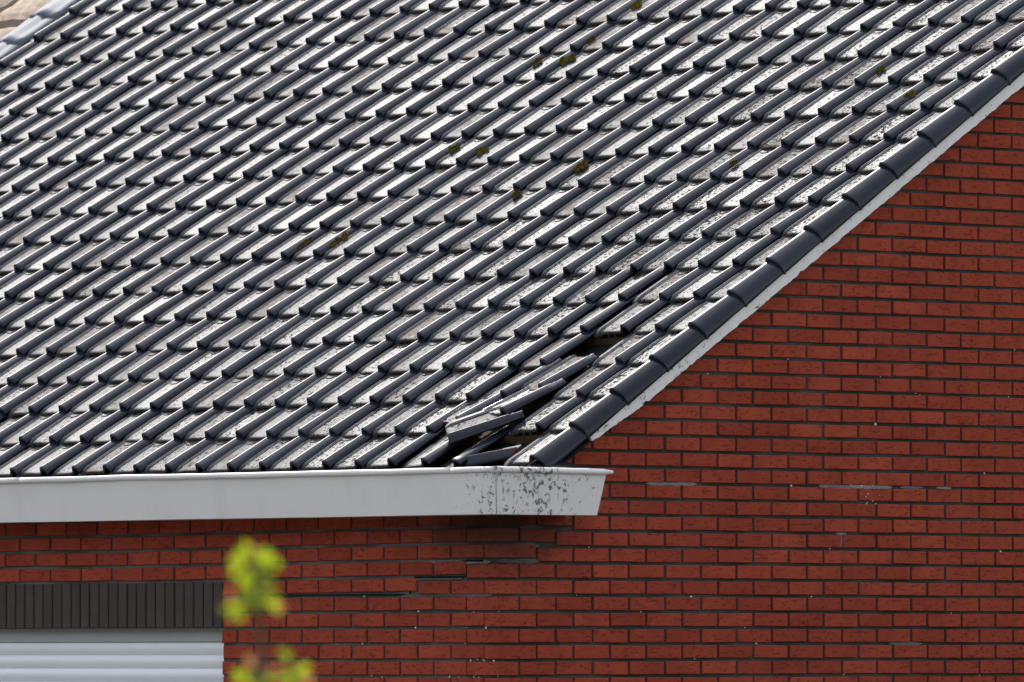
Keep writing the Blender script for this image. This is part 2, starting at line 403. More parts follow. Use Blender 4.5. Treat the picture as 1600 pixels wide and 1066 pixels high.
add('brick_rows', mb.mesh('brick_rows', 'brick'), gable, kind='stuff')
# corner bricks: real bricks that show a long face on one wall and a short one on the other
def corner_mesh(nm, LX, LY):
    c = 0.0028; H = CH-JX
    def ring(e, z): return [(-LX, 0, z) , (-e, 0, z), (0, e, z), (0, LY, z), (-0.06, LY, z), (-0.06, 0.06, z), (-LX, 0.06, z)]
    v = ring(c, 0) + ring(c, H); n = 7
    f = [(a, (a+1) % n, (a+1) % n+n, a+n) for a in range(n)] + [tuple(range(n-1, -1, -1)), tuple(range(n, 2*n))]
    return mesh(nm, v, f, 'brick')
CM = [corner_mesh('corner_brick', 0.2085, 0.1120), corner_mesh('corner_brick', 0.0945, 0.2165)]
for k in range(-3, 10):
    z = Z0 + k*CH + JX*0.5 + (0.016 if k >= 5 else 0)
    add('brick', CM[k % 2], gable, Matrix.Translation((0, 0, z)))
# front wall bricks
nf = 0; mb = MB()
for k in range(-3, 9):
    z = Z0 + k*CH + JX*0.5
    x = (-0.095 if k % 2 else -0.2095) - JX*0.5 - 0.0
    while x > -4.9:
        L = BP - JX; x0 = x - L
        if k < 4:
            if x < OX1 - 0.01: x -= BP; continue
            if x0 < OX1 - 0.03: x0 = OX1 - 0.004; L = x - x0
            if L < 0.03: x -= BP; continue
        dz = lift_front(k, x0)
        px, py = project((x0+0.1, 0, z))
        if -60 < px and py < 1085 and py > 806:
            me = BV[(k*5+nf*3) % 8] if abs(L-(BP-JX)) < 0.002 else brick_mesh('brick_cut', L, CH-JX, 0.06, nf)
            add('brick', me, front, Matrix.Translation((x0+random.uniform(-0.001, 0.001), random.uniform(-0.001, 0.001), z+dz)) @ Matrix.Rotation(R(random.uniform(-0.2, 0.2)) - (0.0063 if dz > 0 else 0), 4, 'Y'))
            nf += 1
        else:
            mb.box((x0, 0, z+dz), (x0+L, 0.05, z+dz+CH-JX))
        x -= BP
add('brick_rows', mb.mesh('brick_rows', 'brick'), front, kind='stuff')
# soldier course
SV = [brick_mesh('soldier_face', 0.0575, 0.203, 0.06, 90+i, 'soldier') for i in range(5)]
i = 0; x = OX1 - 0.062
while x > OX0:
    add('soldier_brick', SV[i % 5], front, Matrix.Translation((x+random.uniform(-0.001, 0.001), random.uniform(-0.0015, 0.001), LZ+0.005)) @ Matrix.Rotation(R(random.uniform(-0.35, 0.35)), 4, 'Y'))
    x -= 0.0668; i += 1
print('front bricks', nf, 'soldiers', i)
# pale repointing and lime spots
def patch(nm, pts, axis, mat='patch', out=0.004):
    """thin strip of mortar smeared into a joint: pts = ((a,z) polygon)"""
    n = len(pts)
    if axis == 'g': v = [(-D-0.001, a, z) for a, z in pts] + [(-D+out, a, z) for a, z in pts]; par = gable
    else: v = [(a, D+0.001, z) for a, z in pts] + [(a, D-out, z) for a, z in pts]; par = front
    add(nm, mesh(nm, v, [(a, (a+1) % n, (a+1) % n+n, a+n) for a in range(n)] + [tuple(range(n, 2*n))], mat), par)
def strip(a0, a1, z, th, axis, mat='patch', out=0.0065):
    nseg = max(2, int((a1-a0)/0.03)); top = []; bot = []
    for q in range(nseg+1):
        a = a0 + (a1-a0)*q/nseg; e = 0.35 if q in (0, nseg) else 1
        top.append((a, z + th*e*random.uniform(0.35, 0.62))); bot.append((a, z - th*e*random.uniform(0.35, 0.62)))
    patch('mortar_patch', bot + top[::-1], axis, mat, out)
for a0, a1, z, th in [(1.195-0.31, 1.195, Z0+10*CH, .014), (1.955, 2.42, Z0+10*CH, .015), (2.47, 2.62, Z0+10*CH, .012), (2.70, 2.80, Z0+10*CH, .012), (2.395, 2.61, Z0, .012), (2.06, 2.13, Z0+7*CH, .012)]:
    strip(a0, a1, z, th, 'g')
for y, z in [(2.436, Z0-0.5*CH), (2.098, Z0+6.5*CH)]:
    patch('mortar_patch', [(y-.006, z-.026), (y+.004, z-.026), (y+.007, z+.03), (y-.006, z+.03)], 'g')
for a0, a1, z, th in [(0.12, 0.26, Z0+7*CH+.012, .022), (0.22, 0.36, Z0+8*CH+.008, .020), (0.08, 0.24, Z0+6*CH+.004, .026), (0.0, 0.24, Z0+5*CH+.006, .022)]:
    strip(a0, a1, z, th, 'g', 'mortar_front')
strip(-0.47, -0.06, Z0+5*CH+.004, .016, 'f'); strip(-0.60, -0.24, Z0+4*CH+.004, .014, 'f', 'mortar_front'); strip(-0.64, -0.05, Z0+3*CH+.0, .012, 'f', 'mortar_front')
# black open crack along the stepped joints, its shaded depth painted as black strips
mb = MB()
for a0, a1, z, th in [(-0.245, -0.105, Z0+5*CH+.009, .008), (-0.56, -0.235, Z0+4*CH+.010, .008), (-1.55, -0.62, Z0+3*CH+.006, .007)]:
    mb.box((a0, -0.0005+D-0.006, z-th/2), (a1, D+0.002, z+th/2))
mb.box((-0.226, D-0.0065, Z0+4*CH+.008), (-0.216, D+0.002, Z0+5*CH+.010)); mb.box((-0.594, D-0.0065, Z0+3*CH+.006), (-0.588, D+0.002, Z0+4*CH))
add('crack', mb.mesh('crack', 'felt'), front)
mb = MB()
def blob(ctr, u, w_, r, nrm):
    n = 7; ph = random.random()*6
    ring = [ctr + (u*math.cos(ph+2*math.pi*a/n) + w_*math.sin(ph+2*math.pi*a/n))*r*random.uniform(.6, 1.2) for a in range(n)]
    mb.put([ctr + nrm*0.0022] + [p - nrm*0.003 for p in ring], [(0, a+1, (a+1) % n+1) for a in range(n)], 0, True)
Yv, Zv, Xv = Vector((0, 1, 0)), Vector((0, 0, 1)), Vector((1, 0, 0))
for q in range(26):
    k = random.randint(-2, 20); y = random.uniform(0.2, 3.3); z = Z0 + k*CH + random.uniform(-.006, .006)
    if z > gable_top(y) - 0.1: continue
    blob(Vector((-D+0.004, y, z)), Yv, Zv, random.choice([.003, .004, .004, .006, .008]), Xv)
for q in range(26):
    k = random.randint(-2, 3); x = random.gauss(-0.13, 0.07) if q < 18 else random.uniform(-1.7, -0.2); z = Z0 + k*CH + random.uniform(-.005, .005)
    if x > -0.01: continue
    blob(Vector((x, D-0.004, z)), Xv, Zv, random.choice([.003, .004, .006]), -Yv)
for q in range(14):
    blob(Vector((0.0005, random.uniform(2.15, 2.4), random.uniform(2.33, 2.47))), Yv, Zv, random.choice([.002, .003, .005]), Xv)
add('lime_specks', mb.mesh('lime_specks', 'lime'), gable, kind='stuff')

# roller shutter in the opening
shut = MB(); shut.box((OX0+0.002, 0.075, LZ-0.058), (OX1-0.001, 0.20, LZ+0.003))
shutter = add('roller_shutter', shut.mesh('shutter_casing', 'casing'), house)
n = 9; Hs = 0.0612; prof = []
for q in range(n+1):
    t = q/n; prof.append((0.088 - 0.011*math.sin(math.pi*min(1, t*1.08))**0.8, Hs*(1-t)))
prof = [(0.094, Hs)] + prof + [(0.097, 0.0005), (0.097, -0.006)]
v = [(xx, y, z) for xx in (OX0+0.003, OX1-0.002) for y, z in prof]; k = len(prof)
slat = mesh('shutter_slat', v, [(q+k, q, q+1, q+1+k) for q in range(k-1)], 'slat', True)
for q in range(13): add('slat', slat, shutter, Matrix.Translation((0, 0, LZ-0.058-Hs*(q+1))))
m = MB(); m.box((OX0-0.05, -0.04, 0.86), (OX1+0.03, 0.12, 0.902)); add('window_sill', m.mesh('window_sill', 'patch'), house)

# ------------------------------------------------------------------ roof deck, battens
m = MB()
def slab(x0, x1, s0, s1, n0, n1, mm=0):
    P = [rp(x, s, n) for n in (n0, n1) for x, s in ((x0, s0), (x1, s0), (x1, s1), (x0, s1))]
    m.put(P, [(0,3,2,1),(4,5,6,7),(0,1,5,4),(1,2,6,5),(2,3,7,6),(3,0,4,7)], mm)
slab(-9.3, 0.080, -0.02, 25*G, -0.118, -0.105)
P = [Vector((x, RIDGE_Y*2-p.y, p.z)) for x in (-9.3, 0.09) for p in (rp(0, -0.3, -0.03), rp(0, 25*G, -0.03), rp(0, 25*G, -0.11), rp(0, -0.3, -0.11))]
m.put(P, [(0,1,5,4),(1,2,6,5),(2,3,7,6),(3,0,4,7),(0,3,2,1),(4,5,6,7)])
roof = add('roof', m.mesh('roof_deck', 'felt'), house)
for r in range(-0, 7):
    s = r*G + 0.325 - (0.33 if r == 0 else 0)
    m = MB(); slab(-2.2, 0.02, s-0.03, s+0.02, -0.1045, -0.075); add('batten', m.mesh('batten', 'wood'), roof)
    if r == 0:
        m = MB(); slab(-2.2, 0.02, 0.285, 0.345, -0.1045, -0.072); add('batten', m.mesh('batten', 'wood'), roof)

# ------------------------------------------------------------------ tile meshes
HR = 0.031
PROF = [(-.226,-.037),(-.2005,-.037),(-.1965,-.0315),(-.1930,-.0315),(-.1905,-.0370),(-.1865,-.0365),(-.1845,-.0275),(-.1815,-.0275),(-.1795,-.0335),(-.1765,-.0335),(-.1745,-.0290),(-.1715,-.0290),(-.1690,-.0335),
        (-.160,-.0338),(-.120,-.0348),(-.075,-.0348),(-.052,-.0338),(-.042,-.0326),(-.0365,-.026),(-.033,-.0155),(-.0302,-.0070),(-.0275,-.0014),(-.0240,0),(-.0195,-.0018),(-.0085,-.0068),(.0035,-.0130),(.0137,-.0200),(.0192,-.0282),(.0228,-.0360)]
VPROF = PROF[:16] + [(-.062,-.0345),(-.052,-.032),(-.046,-.023),(-.041,-.012),(-.036,-.0042),(-.031,-.0006),(-.025,0),(-.016,-.0024),(-.002,-.0082),(.015,-.0172),(.030,-.0285),(.0375,-.0410),(.0425,-.0545),(.0448,-.068),(.0455,-.085)]
def tile_mesh(nm, prof, s0=0.0, s1=0.35, verge=False, broken_nose=False, broken_head=False, seed=0):
    rg = random.Random(seed)
    S = [0.0, 0.003, 0.008, 0.018, 0.036, 0.08, 0.16, 0.25, 0.288, 0.294, 0.308, 0.314, 0.35]
    S = [s for s in S if s0 < s < s1]; S = [s0] + S + [s1]
    T = 0.0105; mb = MB(); np_ = len(prof)
    top = []; 
    for s in S:
        row = []
        for x, n in prof:
            nn = n; ss = s
            roll = x > -.042
            if s < 0.008 and not broken_nose: nn -= (0.0035 if s < 0.002 else 0.0010)
            if x < -.165 and s < 0.030: nn -= 0.012*(1-s/0.030)
            elif x < -.155 and s < 0.008: nn -= 0.003*(1-s/0.008)
            xx = x
            if roll and not verge and s > 0.289:   # narrower spigot at the head
                kf = 0.80 if s < 0.300 or s > 0.311 else 0.92
                xx = x*kf; nn = -HR*(1-kf)*0.8 + nn*kf if x > -.036 else nn
            if roll and not verge:                 # slight swelling at the nose
                kt = 0.95 - 0.20*min(s, .285)/.285          # the roll tapers towards its head
                nn = -.036 + (nn+.036)*kt; xx = -.004 + (xx+.004)*(0.5+0.5*kt)
            if verge and x > 0.03: xx += 0.006*max(0.0, 1-s/0.2)
            if verge and n < -.05: nn += 0.021*min(s, .30)/0.2835*(1.0 if n < -.08 else .6) + (0.012 if s > .30 else 0)
            if (broken_nose and s == s0) or (broken_head and s == s1):
                ss = s + rg.uniform(-0.012, 0.012)
            row.append((xx, ss, nn))
        top.append(row)
    v = [p for r_ in top for p in r_]; nt = len(v); ns = len(S)
    def under(p, q):
        x, s, n = p; px, pn = prof[q]
        if verge and px > 0.03: return (x-0.011, s, n if pn < -0.08 else n-0.004)
        if px > -.042: return (x*0.70, s, n-T if px < .02 else max(n-T, -.0325) if px < .036 else n-0.001)
        return (x, s, n-T)
    v += [under(p, q) for r_ in top for q, p in enumerate(r_)]
    F = []; M = []; SM = []
    for a in range(ns-1):
        for q in range(np_-1):
            i = a*np_+q
            F.append((i, i+1, i+1+np_, i+np_)); M.append(0); SM.append(True)
            F.append((i+nt, i+np_+nt, i+1+np_+nt, i+1+nt)); M.append(0); SM.append(True)
        for q in (0, np_-1):
            i = a*np_+q; F.append((i, i+np_, i+np_+nt, i+nt) if q == 0 else (i, i+nt, i+np_+nt, i+np_)); M.append(0); SM.append(False)
    # caps get their own vertices so that their edges stay crisp
    for a, slot, br in ((0, 1, broken_nose), (ns-1, 1, broken_head)):
        base = len(v); rr = [v[a*np_+q] for q in range(np_)]; ru = [v[nt+a*np_+q] for q in range(np_)]
        v += rr + ru
        for q in range(np_-1):
            isroll = prof[q][0] > -.045
            f = (base+q, base+np_+q, base+np_+q+1, base+q+1)
            F.append(f if a == 0 else f[::-1]); M.append(2 if br else (0 if isroll else slot)); SM.append(False)
    mb.put(v, F, M, SM, [(p[0]+.3, p[1]+.1) for p in v])
    if not broken_nose and not broken_head:
        for x in (-.142, -.098):
            mb.box((x, 0.004, -.062), (x+.013, 0.020, -.046), 1)
    if not broken_head and not verge:   # curved drainage ridge near the head
        pts = [(-.135+.030*math.cos(t), .274-.030*math.sin(t)*0.8, -.0342) for t in [math.pi*q/8 for q in range(9)]]
        b0 = len(mb.v); mb.tube(pts, 0.0032, 5, 0); 
        for q in range(b0, len(mb.v)): mb.uv[q] = (mb.v[q][0]+.3, mb.v[q][1]+.1)
    me = mb.mesh(nm, ['tile', 'edge', 'clay'])
    return me, mb
TILE, TMB = tile_mesh('roof_tile', PROF)
VERGE, VMB = tile_mesh('verge_tile', VPROF, verge=True)
TILE_BN, _ = tile_mesh('roof_tile_broken_nose', PROF, s0=0.02, broken_nose=True, seed=3)
TILE_BH, _ = tile_mesh('roof_tile_broken_head', PROF, s1=0.315, broken_head=True, seed=5)
FRAG, _ = tile_mesh('tile_fragment', [p for p in PROF if p[0] > -.10], s0=0.0, s1=0.25, broken_head=True, broken_nose=True, seed=9)

def tmat(x, s, n=0.0, rz=0.0, ry=0.0, rx=0.0, tilt=TILT):
    return RF @ Matrix.Translation((x, s, n)) @ Matrix.Rotation(R(rz), 4, 'Z') @ Matrix.Rotation(-tilt + R(rx), 4, 'X') @ Matrix.Rotation(R(ry), 4, 'Y')
def slot(c, r):
    x = VX - W*c; s = r*G; n = 0.0
    if c >= 3 and r <= 5:
        e = max(0.0, 1-(c-3)/9.0)
        x -= {0: .050, 1: .060, 2: .052, 3: .045, 4: .040, 5: .045}[r]*e
    return x, s, n
LOOSE = {  # hand-placed dislodged tiles: (mesh, x, s, n, rz, ry, rx, label)
    (3, 1): (TILE_BN, -0.735, 0.315, 0.018, -9, -2, -1, 'slipped roof tile with its broken red clay end showing'),
    (2, 1): (TILE, -0.440, 0.350, 0.046, -9, -1, -4, 'dislodged roof tile tipped up over its neighbours'),
    (2, 2): (TILE_BH, -0.445, 0.605, 0.014, -10, -1, 0, 'dislodged roof tile with its broken head uncovered'),
    (2, 0): (TILE, -0.475, 0.012, -0.012, -4, -12, 0, 'slipped roof tile hanging at the edge of the hole above the gutter'),
    (3, 0): (TILE, -0.665, 0.004, 0.0, -2, -5, 0, 'roof tile pushed sideways at the eaves'),
}
MISSING = {(2, 3), (1, 0)}
cands = []
for r in range(0, 25):
    for c in range(0, 37):
        if (c, r) in MISSING: continue
        x, s, n = slot(c, r); px, py = project(rp(x-0.1, s+0.1, n))
        inn = -40 < px < 1645 and -30 < py < 790
        d = (rp(x, s, n)-CAM).length
        cands.append((c, r, x, s, n, inn, d))
field = [t for t in cands if t[0] > 0]
inview = sorted([t for t in field if t[5]], key=lambda t: t[6])
own = set((t[0], t[1]) for t in inview[:300])
print('tiles in view', len(inview))
far = MB()
rgt = random.Random(4)
for c, r, x, s, n, inn, d in cands:
    jz, jy, jx = rgt.gauss(0, .42), rgt.gauss(0, .8), rgt.gauss(0, .40)
    jd = Vector((rgt.gauss(0, .0016), rgt.gauss(0, .0022), abs(rgt.gauss(0, .0018))))
    if c == 0:
        if inn or r < 15: add('verge_tile', VERGE, roof, tmat(x+jd.x*.5, s+jd.y*.5, n, jz*.5, 0, jx*.5))
        continue
    if (c, r) in LOOSE:
        me, x, s, n, rz, ry, rx, lab = LOOSE[(c, r)]
        add('roof_tile', me, roof, tmat(x, s, n, rz, ry, rx), label=lab); continue
    ry = jy
    rz = jz
    if c == 3 and r in (2, 3, 4, 5): ry -= {2: 5, 3: 4, 4: 4, 5: 3}[r]; rz -= {2: 6, 3: 4, 4: 1, 5: 2}[r]; n += .006
    mw = tmat(x+jd.x, s+jd.y, n+jd.z, rz, ry, jx)
    if (c, r) in own: add('roof_tile', TILE, roof, mw)
    else:
        far.put([mw @ Vector(p) for p in TMB.v], TMB.f, TMB.m, TMB.s, [(u+c, v_+r) for u, v_ in TMB.uv])
add('roof_tiles', far.mesh('roof_tiles', ['tile', 'edge', 'clay']), roof, kind='stuff')

# loose pieces lying on the roof
lt = add('loose_roof_tile', TILE, None, tmat(-0.580, 0.108, 0.048, -41, 3, -1))
tag(lt, 'loose dark roof tile lying askew across the eaves, nearest the hole above the gutter', 'roof tile')
fr = add('tile_fragment', FRAG, None, tmat(-0.455, 0.040, -0.035, -70, 8, 3))
tag(fr, 'broken piece of roof tile with red end lying just behind the gutter lip', 'tile fragment')

# crumbs of broken tile in and below the hole
m = MB(); rc = random.Random(77)
for q in range(60):
    x, s_ = rc.uniform(-.62, -.16), rc.gauss(.06, .10); 
    if q > 44: x, s_ = rc.uniform(-.50, -.34), rc.uniform(.86, 1.05)
    c = rp(x, max(-.015, s_), rc.uniform(-.100, -.085)); r_ = rc.uniform(.004, .013)
    m.put([c + Vector((rc.gauss(0, 1), rc.gauss(0, 1), rc.gauss(0, .6)))*r_ for _ in range(5)], [(0,1,2),(0,2,3),(0,3,4),(0,4,1),(1,4,3),(1,3,2)], rc.choice([0, 0, 1]))
add('tile_crumbs', m.mesh('tile_crumbs', ['clay', 'edge']), roof, kind='stuff')

# ------------------------------------------------------------------ barge board under the verge
rgb = random.Random(8); m = MB()
s = 0.305; top = []; bot = []
while s < 4.6:
    y = s
    e = 0.030*max(0.0, 1-(s-0.305)/0.35)
    top.append((s, -0.070)); bot.append((s + rgb.uniform(-.004, .004), -0.139 + e*0.8 + rgb.uniform(-.0026, .0026) + (rgb.random() < .08)*rgb.uniform(0, .008)))
    s += rgb.uniform(.010, .028)
k = len(top)
v = [rp(0.094, *p) for p in top] + [rp(0.094, *p) for p in bot] + [rp(0.066, *p) for p in top] + [rp(0.066, *p) for p in bot]
f = []
for a in range(k-1): f += [(a, a+k, a+k+1, a+1), (a+2*k, a+1+2*k, a+k+1+2*k, a+k+2*k), (a+k, a+3*k, a+3*k+1, a+k+1), (a, a+1, a+1+2*k, a+2*k)]
f += [(0, 2*k, 3*k, k), (k-1, 2*k-1, 4*k-1, 3*k-1)]
m.put(v, f); add('barge_board', m.mesh('barge_board', 'board'), house)
for q in range(0, 14):     # little mortar dabs under the verge joints
    m = MB(); s = q*G + G + .012; rr = rgb.uniform(.006, .010)
    m.tube([rp(.090, s+rr, -.070), rp(.104, s, -.087), rp(.100, s-rr*.3, -.093)], [rr, rr*.8, rr*.35], 7)
    add('mortar_dab', m.mesh('mortar_dab', 'board'), house)

# ------------------------------------------------------------------ gutter
GE, GD, GZ0, GZ1, LEAN = 0.200, 0.198, 2.281, 2.470, 0.030
GYB, GXL = 0.398, -9.25
def ring(z, off, wob=0.0):
    # outline corners of the tray: left front, corner, back end
    return [Vector((GXL, -GD-off, z)), Vector((GE+off, -GD-off, z)), Vector((GE+off, GYB+off, z))]
m = MB(); rgg = random.Random(3)
nx = 90
def outline(z, off):
    pts = [Vector((GXL+(GE+off-GXL)*q/nx, -GD-off, z)) for q in range(nx+1)]
    pts += [Vector((GE+off, -GD-off+(GYB+2*off+GD)*q/8 - 0*off, z)) for q in range(1, 9)]
    return pts
def jit(p, a): 
    o = noise.noise(Vector((p.x*2.1, p.y*3, p.z*4)))*a; return Vector((p.x, p.y - o*0.4, p.z + o))
rows = [outline(GZ0, 0), outline((GZ0+GZ1)/2, LEAN*0.5), outline(GZ1, LEAN), outline(GZ1+.004, LEAN), outline(GZ1+.002, LEAN-.010), outline(GZ0+.05, -.012)]
rows = [[jit(p, .0015) for p in r_] for r_ in rows]
k = len(rows[0]); v = [p for r_ in rows for p in r_]
f = [(a*k+q, a*k+q+1, (a+1)*k+q+1, (a+1)*k+q) for a in range(len(rows)-1) for q in range(k-1)]
m.put(v, f)
# bottom, back and end
e = 0.0
m.put([(GXL, -GD, GZ0), (GE, -GD, GZ0), (GE, GYB, GZ0), (0.004, GYB, GZ0), (0.004, -0.004, GZ0), (GXL, -0.004, GZ0)], [(5,4,3,2,1,0)])
m.put([(0.004, GYB, GZ0), (GE, GYB, GZ0), (GE+LEAN, GYB+LEAN, GZ1), (0.004, GYB+LEAN, GZ1)], [(0,1,2,3)])
gutter = add('gutter', m.mesh('gutter', 'gutter'), house)
# rolled lip along the top edge
m = MB()
for seg in range(0, 4):
    x0, x1 = [(-9.25, -6.2), (-6.18, -3.0), (-3.0, -0.05), (-0.05, GE+LEAN+.006)][seg]
    pts = []
    nq = max(4, int((x1-x0)/.09))
    for q in range(nq+1):
        x = x0+(x1-x0)*q/nq
        wv = noise.noise(Vector((x*2.2, 1.3, 0)))*.0035 + noise.noise(Vector((x*7, 4.3, 0)))*.0018
        pts.append((x, -GD-LEAN-.003+wv, GZ1+.002+wv*.9))
    m.tube(pts, [.0135 + noise.noise(Vector((p[0]*5, 8, 2)))*.0018 for p in pts], 10)
add('gutter_lip', m.mesh('gutter_lip', 'gutter'), gutter)
m = MB(); pts = [(GE+LEAN+.003, -GD-LEAN-.004+(GYB+LEAN+.035+GD+LEAN)*q/12, GZ1+.004+noise.noise(Vector((q*.7, 2, 2)))*.002 - .004*q/12) for q in range(13)]
m.tube(pts, [.0135]*12+[.008], 10); add('gutter_lip', m.mesh('gutter_lip', 'gutter'), gutter)
# soldered seam at the corner
m = MB()
m.tube([(GE+LEAN*q/6+.0005, -GD-LEAN*q/6-.0005, GZ0+.002+(GZ1-GZ0-.010)*q/6) for q in range(7)], .0028, 6)
add('gutter_seam', m.mesh('gutter_seam', 'seam'), gutter)
# dirt in the trough
m = MB(); nxx, nyy = 160, 8; v = []
for a in range(nxx+1):
    for b in range(nyy+1):
        x = -9.2 + (GE-.02+9.2)*a/nxx; y = -GD-.012 + (0.30)*b/nyy
        z = 2.455 + noise.fractal(Vector((x*6, y*9, 0)), 1.0, 2.0, 4)*.008 + .016*(b/nyy) + (.012 if x > -1.0 else 0)*max(0, noise.noise(Vector((x*5, y*6, 3))))
        if b == 0: z += .012
        v.append((x, y, z))
m.put(v, [(a*(nyy+1)+b, (a+1)*(nyy+1)+b, (a+1)*(nyy+1)+b+1, a*(nyy+1)+b+1) for a in range(nxx) for b in range(nyy)], 0, True)
for q in range(150):
    x = random.uniform(-3.4, 0.15) if q % 2 else random.gauss(-.35, .3); x = min(x, .15); y = random.uniform(-GD, -.02); z = 2.462 + random.random()*.012; r_ = random.uniform(.003, .009)
    m.put([(x+r_*random.uniform(-1.5, 1.5), y+r_*random.uniform(-1, 1), z+random.uniform(-.4, 1)*r_) for _ in range(4)], [(0,1,2),(0,2,3),(0,3,1),(1,3,2)])
add('gutter_dirt', m.mesh('gutter_dirt', 'dirt'), gutter, kind='stuff')
# dark apron flashing below the lowest verge tile
m = MB(); v = []
for a in range(9):
    y = .12 + .33*a/8
    for b in range(4):
        v.append((.015 + .05*b, y, 2.478 + .058*math.sin(math.pi*a/8)*(1-b/4) + .012*noise.noise(Vector((a, b, 0)))))
m.put(v, [(a*4+b, a*4+b+1, (a+1)*4+b+1, (a+1)*4+b) for a in range(8) for b in range(3)], 0, True)
add('flashing', m.mesh('flashing', 'felt'), house)

# ------------------------------------------------------------------ lead flashing and coping at the far end of the roof
lf = MB()
def lead_piece(s0, s1):
    mb = MB(); N = 6; v = []
    cols = [(-8.105, -.046), (-8.112, -.030), (-8.16, -.024), (-8.19, -.020), (-8.215, -.008), (-8.245, -.004), (-8.265, -.016), (-8.32, -.018)]
    for a in range(N+1):
        s = s0 + (s1-s0)*a/N
        for x, n in cols:
            v.append(rp(x + noise.noise(Vector((x*9, s*6, 1)))*.006, s, n + .013*(1-a/N) + noise.noise(Vector((x*12, s*7, 0)))*.006))
    k = len(cols); f = [(a*k+q+1, a*k+q, (a+1)*k+q, (a+1)*k+q+1) for a in range(N) for q in range(k-1)]
    b0 = len(v); v += [Vector(p)-Vector((0, 0, .012)) for p in v[:k]]; f += [(q, q+1, b0+q+1, b0+q) for q in range(k-1)]
    mb.put(v, f, 0, [True]*(N*(k-1))+[False]*(k-1)); return mb.mesh('lead_sheet', 'lead')
lead = add('lead_flashing', lead_piece(4.49, 4.85), house)
for q in range(-6, 6):
    s0 = 4.49 + .285*q
    if q != 0: add('lead_sheet', lead_piece(s0, s0+.36), lead)
cst = None
for q in range(0, 14):
    s0 = 2.6 + .36*q + random.uniform(-.03, .03)
    for w_ in range(2):
        x1 = -8.315 - .40*w_; x0 = x1 - .385
        mb = MB(); nn = 6; v = []
        for a in range(nn+1):
            for b in range(nn+1):
                ed = (a in (0, nn)) or (b in (0, nn))
                s = s0 + .345*a/nn + (w_*.15) + noise.noise(Vector((b*.9, q*3, w_)))*.012; x = x0 + (x1-x0)*b/nn + noise.noise(Vector((a*.9, q*3, w_+5)))*.010
                v.append(rp(x, s, -.010 + (-.030 if ed else 0) + noise.fractal(Vector((x*7, s*7, 0)), 1, 2, 3)*.012))
        f = [(a*(nn+1)+b, a*(nn+1)+b+1, (a+1)*(nn+1)+b+1, (a+1)*(nn+1)+b) for a in range(nn) for b in range(nn)]
        mb.put(v, f, 0, True); me = mb.mesh('coping_stone', 'stone')
        if cst is None:
            base = MB(); m = base; slab(-9.28, -8.31, 2.2, 25*G, -.10, -.028)
            cst = add('coping', base.mesh('coping_bed', 'dirt'), house)
        add('coping_stone', me, cst)

# ------------------------------------------------------------------ moss
def moss(x, s, n, rx, ry, h, kind, seed, label):
    rg = random.Random(seed); mb = MB()
    nb = rg.randint(4, 7); seg, rings = 9, 4; subs = []
    for w_ in range(nb):
        f_ = (w_+.5)/nb*2-1; k_ = rg.uniform(.40, .75)*(1-.35*abs(f_))
        subs.append((rg.gauss(0, .35)*rx, f_*ry*.8, rx*k_*1.15, max(rx*.5, ry*k_*.5), h*rg.uniform(.45, 1.0)))
    for ox, oy, ax, ay, ah in subs:
        v = []
        for a in range(rings+1):
            t = a/rings*math.pi/2
            for b in range(seg):
                p = 2*math.pi*b/seg; q = 1 + noise.noise(Vector((math.cos(p)*1.5+seed+ox*90, math.sin(p)*1.5+oy*90, a*.4)))*.6
                v.append((ox+ax*math.cos(t)*math.cos(p)*q, oy+ay*math.cos(t)*math.sin(p)*q, ah*math.sin(t)*(1+noise.noise(Vector((math.cos(p)*3, math.sin(p)*3, seed+a)))*.5) - .004))
        mb.put(v, [(a*seg+b, a*seg+(b+1) % seg, (a+1)*seg+(b+1) % seg, (a+1)*seg+b) for a in range(rings) for b in range(seg)], 0, True)
    for q in range(420):
        p = rg.random()*6.283; t = math.asin(math.sqrt(rg.random()))
        d = Vector((math.cos(t)*math.cos(p), math.cos(t)*math.sin(p), math.sin(t)))
        ox, oy, ax, ay, ah = rg.choice(subs); c = Vector((ox+d.x*ax, oy+d.y*ay, d.z*ah))
        d = (d + Vector((rg.gauss(0, .5), rg.gauss(0, .5), rg.random()*.6))).normalized(); L = rg.uniform(.003, .008); sd_ = d.orthogonal().normalized()*L*.28
        mb.put([c-sd_, c+sd_, c+d*L], [(0,1,2)])
    o = add('moss_clump', mb.mesh('moss_clump', 'moss_' + kind), None, RF @ Matrix.Translation((x, s, n)) @ Matrix.Rotation(-TILT, 4, 'X'))
    tag(o, label, 'moss', 'moss clumps on the roof tiles')
